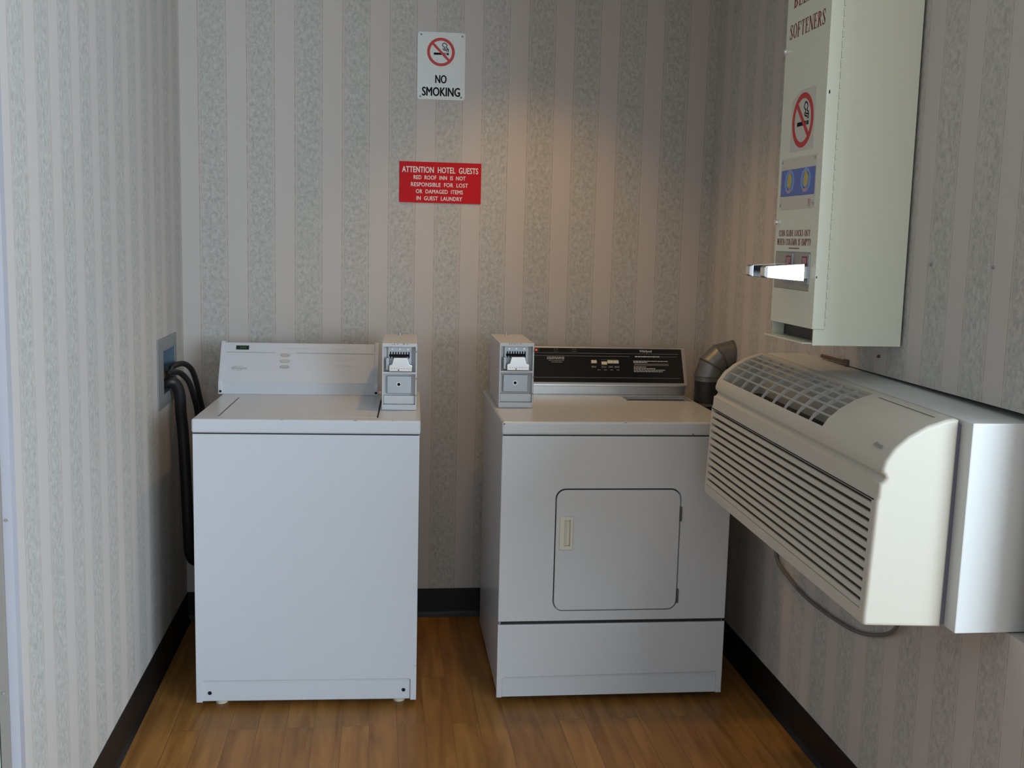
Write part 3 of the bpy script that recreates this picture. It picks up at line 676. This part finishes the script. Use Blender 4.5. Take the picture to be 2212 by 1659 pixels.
for i, p in enumerate(pts):
    t = 0 if i == 0 else math.radians((0, 2, 28, 30, 32, 58, 60, 62, 88, 90)[i-1])
    ux, uz = math.cos(t), -math.sin(t)      # radial in the bend plane
    r = rr[i]
    rings.append([bm.verts.new((p[0]+r*math.cos(2*PI*k/n)*ux, p[1]+r*math.sin(2*PI*k/n), p[2]+r*math.cos(2*PI*k/n)*uz)) for k in range(n)])
for R0, R1 in zip(rings, rings[1:]):
    for k in range(n): bm.faces.new((R0[k], R0[(k+1) % n], R1[(k+1) % n], R1[k]))
bmesh.ops.recalc_face_normals(bm, faces=bm.faces[:])
obj('elbow', bm, M_GALV, dd, world=True, label='galvanized adjustable elbow', angle=25)
bm = bmesh.new(); cyl(bm, (XR-.006, -.352, 1.082), (XR-.001, -.352, 1.082), .050, n=28); obj('wall_collar', bm, M_GALV, dd, world=True)
bm = bmesh.new(); box(bm, .985, 1.085, -.42, -.26, .900, .906, bev=.001); 
o = obj('duct_plate', bm, M_GALV, dd, world=True)

# ------------------------------------------------------------------ supplies dispenser (wall vending box)
vd = thing('vending_dispenser', 'tall cream steel soap dispenser box on the right wall above the air conditioner', 'vending dispenser', (XR, -1.61, 1.234))
vx, vy0, vy1, vz0, vz1 = .884, -1.61, -1.338, 1.234, 2.36
bm = bmesh.new(); box(bm, vx, XR-.006, vy0, vy1, vz0, vz1, bev=.0015)
body = obj('body', bm, M_VEND, None); cut(body, [B(vx-.05, vx+.20, vy0+.004, vy1-.004, vz0+.004, vz0+.04), B(vx+.012, vx+.20, vy0+.004, vy1-.004, vz0+.03, vz0+.45)])
body.parent = vd; body.data.transform(root_matrix(vd).inverted())
bm = bmesh.new(); box(bm, XR-.0061, XR-.0004, vy0+.012, vy1-.012, vz0+.02, vz1-.02); obj('back_plate', bm, M_DARKGAP, vd, world=True)
# door: front skin folded round the near side up to the hinge
bm = bmesh.new()
prism(bm, [(vx-.005, vy1+.001), (vx-.005, vy0-.0045), (vx+.025, vy0-.0045), (vx+.025, vy0-.0005), (vx-.0005, vy0-.0005), (vx-.0005, vy1+.001)], XY, vz0+.040, vz1+.002, bev=.0012)
vdo = obj('door', bm, M_VEND, None)
VF = vx-.005
cut(vdo, [B(VF-.02, VF+.0045, -1.578, -1.346, 1.362, 1.456)])
vdo.parent = vd; vdo.data.transform(root_matrix(vd).inverted())
bm = bmesh.new(); k = 0     # piano hinge
z = vz0+.045
while z < vz1-.02:
    box(bm, vx+.0252, vx+.0285, vy0-.0052, vy0-.0005, z, z+.0225); z += .0232
obj('hinge', bm, M_VEND, vd, world=True)
bm = bmesh.new(); Mh = frame((0, vy0-.005, 0), (1, 0, 0), (0, 0, 1)); z = vz0+.045
while z < vz1-.02:
    flat(bm, rect(vx+.0250, vx+.0254, z+.002, z+.013), Mh, depth=.0004); flat(bm, rect(vx+.0250, vx+.0285, z+.0222, z+.0229), Mh, depth=.0004); z += .0232
obj('hinge_slots', bm, mat('hinge_gap', (.10, .10, .085), .7), vd, world=True)
Mv = frame((VF, vy1, 0), (0, -1, 0), (0, 0, 1))      # door face: u from the far edge towards the camera, v = height
U = lambda y: vy1-y
for t, yc, zc, w, h in (('SOFTENERS', -1.4725, 2.003, .222, .036), ('BLEACH', -1.4725, 2.078, .190, .036), ('COIN SLIDE LOCKS OUT', -1.4655, 1.502, .206, .0155), ('WHEN COLUMN IS EMPTY', -1.4655, 1.480, .222, .0165)):
    bm = bmesh.new(); serif_text(bm, t, U(yc), zc, w, h, Mv); obj('lettering', bm, M_REDTXT, vdo, world=True, label='dark red serif lettering')
bm = bmesh.new(); print_lines(bm, Mv, U(-1.435), U(-1.505), [1.4645], .0028, 0, 40); obj('small_print', bm, M_REDTXT, vdo, world=True)
for y, z in ((-1.349, 1.959), (-1.354, 1.530)):
    bm = bmesh.new(); cyl(bm, (VF, y, z), (VF-.006, y, z), .0095, n=18); cyl(bm, (VF-.006, y, z), (VF-.009, y, z), .0078, .0055, n=18)
    obj('lock', bm, M_CHROME, vdo, world=True, label='round chrome lock')
bm = bmesh.new(); flat(bm, [(U(-1.405), 1.703), (U(-1.552), 1.703), (U(-1.552), 1.850), (U(-1.455), 1.850), (U(-1.405), 1.828)], Mv, depth=.0003)
no_smoking(bm, frame((VF-.0004, vy1, 0), (0, -1, 0), (0, 0, 1)), U(-1.480), 1.776, .066, 1, 2)
obj('no_smoking_sticker', bm, [M_PAPER, M_REDSYM, M_BLACK], vdo, world=True, label='square no smoking sticker')
bm = bmesh.new(); prism(bm, rrect(U(-1.358), U(-1.586), 1.562, 1.688, .004, 3), lambda a, b, c: tuple(Mv @ Vector((a, b, c))), 0, .0015)
for y in (-1.366, -1.577):
    for z in (1.572, 1.680): flat(bm, disc(U(y), z, .0035, 12), Mv, depth=.003, mi=1)
obj('label_window', bm, [mat('label_window_cream', (.60, .58, .49), .25), M_ZINC], vdo, world=True, label='clear label window with four screws')
Mw = frame((VF-.0015, vy1, 0), (0, -1, 0), (0, 0, 1)); bm = bmesh.new()
flat(bm, rect(U(-1.363), U(-1.581), 1.594, 1.660), Mw, depth=.0003)
for y in (-1.420, -1.525):
    ring(bm, U(y), 1.630, .020, .031, Mw, lift=.0004, mi=1, sq=.95, n=30); flat(bm, disc(U(y), 1.630, .021, 24), Mw, lift=.0004, mi=1)
    flat(bm, [(U(y)-.012, 1.618), (U(y)+.010, 1.614), (U(y)+.014, 1.640), (U(y)+.004, 1.652), (U(y)-.008, 1.648)], Mw, lift=.0009, mi=2)
    flat(bm, [(U(y)-.014, 1.600), (U(y)+.012, 1.604), (U(y)+.010, 1.612), (U(y)-.012, 1.609)], Mw, lift=.0009, mi=3)
flat(bm, rect(U(-1.545), U(-1.56), 1.566, 1.584), Mw, mi=3, depth=.0002)
obj('picture_label', bm, [M_BLUE, M_LBLUE, M_YEL, M_PINK], vdo, world=True, label='blue label with two yellow soap packets')
# coin mechanism: recessed plate, two coin chutes with red price tags, chrome slides
bm = bmesh.new(); box(bm, VF+.0005, VF+.0030, -1.577, -1.347, 1.363, 1.455)
obj('coin_plate', bm, mat('coin_plate_grey', (.40, .385, .33), .45, .2), vd, world=True)
for k, (y0, L, zz) in enumerate(((-1.448, .102, 1.407), (-1.553, .102, 1.407))):
    bm = bmesh.new(); box(bm, VF-.004, VF+.001, y0-.026, y0+.030, 1.378, 1.452, bev=.0015)
    M2 = frame((VF-.004, y0, 1.44), (0, -1, 0), (0, 0, 1))
    flat(bm, rect(-.018, .016, -.016, .006), M2, mi=1, depth=.0006)
    for j in range(3): flat(bm, rect(-.010+j*.008, -.007+j*.008, -.012, .002), M2, mi=2, lift=.0009)
    ch = obj('coin_chute', bm, [M_ZINC, mat('tag_red', (.30, .03, .03), .4), M_LGREYP], vd, world=True, label=('far', 'near')[k]+' coin chute with red price tag')
    bm = bmesh.new()        # flat bar, a little thinner and lower towards its outer end
    pa = [(y0-.0235, zz-.021), (y0+.022, zz-.021), (y0+.022, zz+.021), (y0-.0235, zz+.021)]
    pb = [(y0-.0195, zz-.015), (y0+.020, zz-.015), (y0+.020, zz+.014), (y0-.0195, zz+.014)]
    vs = [bm.verts.new((VF-.012, a, c)) for a, c in pa] + [bm.verts.new((VF-L, a, c)) for a, c in pb] + [bm.verts.new((VF-L-.007, y0+(a-y0)*.72, zz+(c-zz)*.7)) for a, c in pb]
    for o_ in (0, 4):
        for q in range(4): bm.faces.new((vs[o_+q], vs[o_+(q+1) % 4], vs[o_+4+(q+1) % 4], vs[o_+4+q]))
    bm.faces.new(vs[3::-1]); bm.faces.new(vs[8:])
    bmesh.ops.recalc_face_normals(bm, faces=bm.faces[:])
    bmesh.ops.bevel(bm, geom=bm.edges[:], offset=.0012, segments=2, profile=.5, affect='EDGES')
    box(bm, VF-.013, VF-.002, y0-.019, y0+.019, zz-.014, zz+.014)
    obj('coin_slide', bm, M_CHROME, vd, world=True, smooth=False, label=('far', 'near')[k]+' chrome coin slide sticking out')
obj('chute_shade_plate', B(vx+.030, vx+.034, vy0+.005, vy1-.005, vz0+.005, vz0+.2), mat('chute_shade_dark', (.045, .042, .035), .5), vd, world=True)  # added dark plate: paints the shade of the deep chute interior
bm = bmesh.new(); box(bm, vx-.022, vx+.028, vy0+.006, vy1-.006, vz0+.0045, vz0+.0065); box(bm, vx-.024, vx-.020, vy0+.006, vy1-.006, vz0+.0035, vz0+.0075, bev=.0008)
obj('delivery_tray', bm, M_VEND, vd, world=True, label='lip of the delivery tray')
for pg in ([(vx+.001, 1.822), (vx+.004, 1.824), (vx+.003, 1.832), (vx+.0005, 1.829)], rect(vx-.003, vx-.001, 1.395, 1.400)):
    bm = bmesh.new(); flat(bm, pg, Mh, depth=.0004); obj('paint_chip', bm, M_CHIP, vdo, world=True)

# ------------------------------------------------------------------ through-wall air conditioner
ac = thing('air_conditioner', 'beige through-wall air conditioner with louvred front jutting from the right wall', 'air conditioner', (1.0, -2.1, .72), (math.radians(.9), 0, 0))
# local: x = depth from the cover's back (negative to the room), y = length (0 = near end), z up from the bottom
LEN = 1.085
prof = [(-.012, -.010), (-.010, .417), (-.018, .420), (-.034, .419), (-.076, .405), (-.113, .384), (-.140, .361), (-.157, .336), (-.1625, .318), (-.161, .309), (-.157, .306), (-.154, .300), (-.158, .293), (-.1655, .289), (-.167, .262), (-.170, .255)]
front_low = [(-.179, .010), (-.178, -.001), (-.172, -.004)]
outer = prof + front_low
bm = bmesh.new()
prism(bm, outer, lambda u, v, w: (u, w, v), 0.0, LEN, bev=.008, seg=4)
bmesh.ops.recalc_face_normals(bm, faces=bm.faces[:])
cov = obj('cover', bm, M_PTAC, None, angle=25)
# openings: top outlet grille, front intake louvres
GY0, GY1 = .325, 1.050
cutb = bmesh.new(); prism(cutb, [(-.152, .30), (-.152, .349), (-.148, .60), (-.036, .60), (-.036, .30)], lambda u, v, w: (u, w, v), GY0, GY1)
cutl = bmesh.new(); box(cutl, -.30, -.155, .022, 1.068, .026, .252)
cut(cov, [cutb, cutl]); cov.parent = ac
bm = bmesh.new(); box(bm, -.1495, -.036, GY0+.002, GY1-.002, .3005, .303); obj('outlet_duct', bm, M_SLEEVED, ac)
for i in range(1, 6):      # five long bars
    u = -.152+.116*i/6; z = .38
    for a, b in zip(prof[2:9], prof[3:10]):      # follow the curved top of the cover
        if b[0] <= u <= a[0]: z = b[1]+(a[1]-b[1])*(u-b[0])/(a[0]-b[0])
    obj('grille_bar', B(u-.0013, u+.0013, GY0, GY1, z-.0045, z-.0003), M_PTACG, ac)
pt = [(-.152, .341)] + [(a[0], a[1]-.003) for a in reversed(prof[2:9]) if -.152 < a[0] <= -.036] + [(-.036, .414)]
pl = pt + [(a[0], a[1]-.011) for a in reversed(pt)]
for j in range(1, 9):      # eight cross vanes
    y = GY0+(GY1-GY0)*j/9
    bm = bmesh.new(); prism(bm, pl, lambda u, v, w: (u, w, v), y-.0011, y+.0011); obj('grille_vane', bm, M_VANE, ac)
bm = bmesh.new(); box(bm, -.1565, -.1552, .022, 1.068, .026, .252); obj('intake_backing', bm, mat('intake_filter', (.13, .12, .10), .8), ac)
bm = bmesh.new(); nl = 11; pitch = .226/nl
for k in range(nl):
    z = .026+pitch*k; ux = -.1785+.0085*(z/.25)
    prism(bm, [(ux, z+.0015), (ux+.001, z+.0126), (ux+.004, z+.0138), (ux+.020, z+.008), (ux+.019, z+.005), (ux+.005, z+.0015)], lambda u, v, w: (u, w, v), .021, 1.069)
obj('louvres', bm, M_PTAC, ac, label='horizontal intake louvres')
bm = bmesh.new(); box(bm, -.1708, -.160, .012, 1.074, .2535, .2560); obj('panel_seam', bm, M_DARKGAP, ac)
bm = bmesh.new(); box(bm, -.003, .235, -.036, LEN+.012, -.010, .418, bev=.004)
obj('sleeve', bm, M_SLEEVE, ac, label='white metal wall sleeve behind the cover')
bm = bmesh.new(); box(bm, -.0125, -.002, .005, LEN-.005, -.004, .408); obj('seam_gasket', bm, mat('gasket_violet_grey', (.13, .125, .17), .5), ac)
Ma = frame((-.140, .0, .361), (0, -1, 0), (.027, 0, .023)); bm = bmesh.new()
text_bm('Amana', -.058, -.010, .036, .011, frame((-.139, 0, .3625), (0, -1, 0), (.6, 0, .55)), bold=.03, bm=bm); obj('badge', bm, M_DGREYP, ac, label='small grey maker badge')
bm = bmesh.new(); flat(bm, rect(-.282, -.036, -.0006, .0006), frame((-.044, 0, .4163), (0, -1, 0), (.95, 0, .25)), depth=.0004); obj('access_seam', bm, M_DARKGAP, ac)
hose('power_cord', 'grey power cord looping under the air conditioner along the wall', [(1.075, -1.06, .7175), (1.092, -1.0, .66), (1.104, -.90, .56), (1.104, -.905, .493), (1.104, -1.0, .465), (1.103, -1.15, .449), (1.102, -1.35, .456), (1.102, -1.5, .474), (1.102, -1.62, .511), (1.098, -1.7, .555), (1.08, -1.78, .64), (1.06, -1.82, .703)], .0052, M_CORD, 10, 'power cord')

# ------------------------------------------------------------------ signs
ns = thing('no_smoking_sign', 'white metal no smoking sign, upper of the two wall signs', 'sign', (.073, -.001, 1.972), (0, math.radians(-.2), 0))
Ms = frame((0, 0, 0), (1, 0, 0), (0, 0, 1)); SW, SH = .1745, .240
bm = bmesh.new(); prism(bm, rrect(-SW/2, SW/2, 0, SH, .010), XZ, -.0014, 0); obj('plate', bm, M_SIGNW, ns)
Ms = frame((0, -.0014, 0), (1, 0, 0), (0, 0, 1))
bm = bmesh.new(); no_smoking(bm, Ms, -.002, .170, .0505, 0, 1); obj('symbol', bm, [M_REDSYM, M_BLACK], ns, label='red prohibition ring over a cigarette')
for t, u, v, w, h in (('NO', -.001, .0735, .040, .029), ('SMOKING', 0, .0285, .138, .031)): obj('lettering', text_bm(t, u, v, w, h, Ms, bold=.035), M_BLACK, ns)
for u, v in ((-.074, .230), (.076, .228), (-.076, .010), (.074, .010)):
    bm = bmesh.new(); cyl(bm, (u, -.0014, v), (u, -.0034, v), .0036, .0028, n=12); obj('screw', bm, M_GREYPL, ns)
rs = thing('notice_sign', 'red hotel notice sign with white lettering below the no smoking sign', 'sign', (.0755, -.001, 1.597), (0, 0, 0))
RW, RH = .3035, .149
bm = bmesh.new(); prism(bm, rrect(-RW/2, RW/2, 0, RH, .001, 2), XZ, -.002, 0); obj('plate', bm, M_RED, rs)
Mr = frame((0, -.002, 0), (1, 0, 0), (0, 0, 1))
obj('lettering', text_bm('ATTENTION  HOTEL  GUESTS', -.001, .1205, .281, .0215, Mr, bold=.025, sp=1.04), M_WHITE, rs)
for t, v, wd in (('RED  ROOF  INN  IS  NOT', .0925, .192), ('RESPONSIBLE  FOR  LOST', .0665, .211), ('OR  DAMAGED  ITEMS', .0415, .174), ('IN  GUEST  LAUNDRY', .0165, .169)):
    obj('lettering', text_bm(t, -.003, v, wd, .0145, Mr, bold=.025, sp=1.06), M_WHITE, rs)

# ------------------------------------------------------------------ small wall hardware
bm = bmesh.new(); box(bm, XR-.007, XR-.0005, -1.315, -1.140, 1.157, 1.166, bev=.0015); box(bm, XR-.010, XR-.0005, -1.318, -1.300, 1.153, 1.170, bev=.002)
o = obj('metal_strip', bm, M_RUST); o['label'] = 'short rusty metal strip on the right wall under the dispenser'; o['category'] = 'metal strip'
bm = bmesh.new(); cyl(bm, (XR-.0005, -1.493, 1.198), (XR-.006, -1.493, 1.198), .004, n=10)
o = obj('wall_screw', bm, M_RUST); o['label'] = 'dark screw in the right wall in the shadow under the dispenser'; o['category'] = 'screw'; o['group'] = 'screws in the right wall'
for y, z, s in ((-1.719, 1.435, 'small grey screw in the right wall, the one nearer the dispenser'), (-1.974, 1.436, 'small grey screw in the right wall, the one farther from the dispenser')):
    bm = bmesh.new(); cyl(bm, (XR-.0005, y, z), (XR-.004, y, z), .0042, .003, n=10)
    o = obj('wall_screw', bm, M_GREYPL); o['label'] = s; o['category'] = 'screw'; o['group'] = 'screws in the right wall'
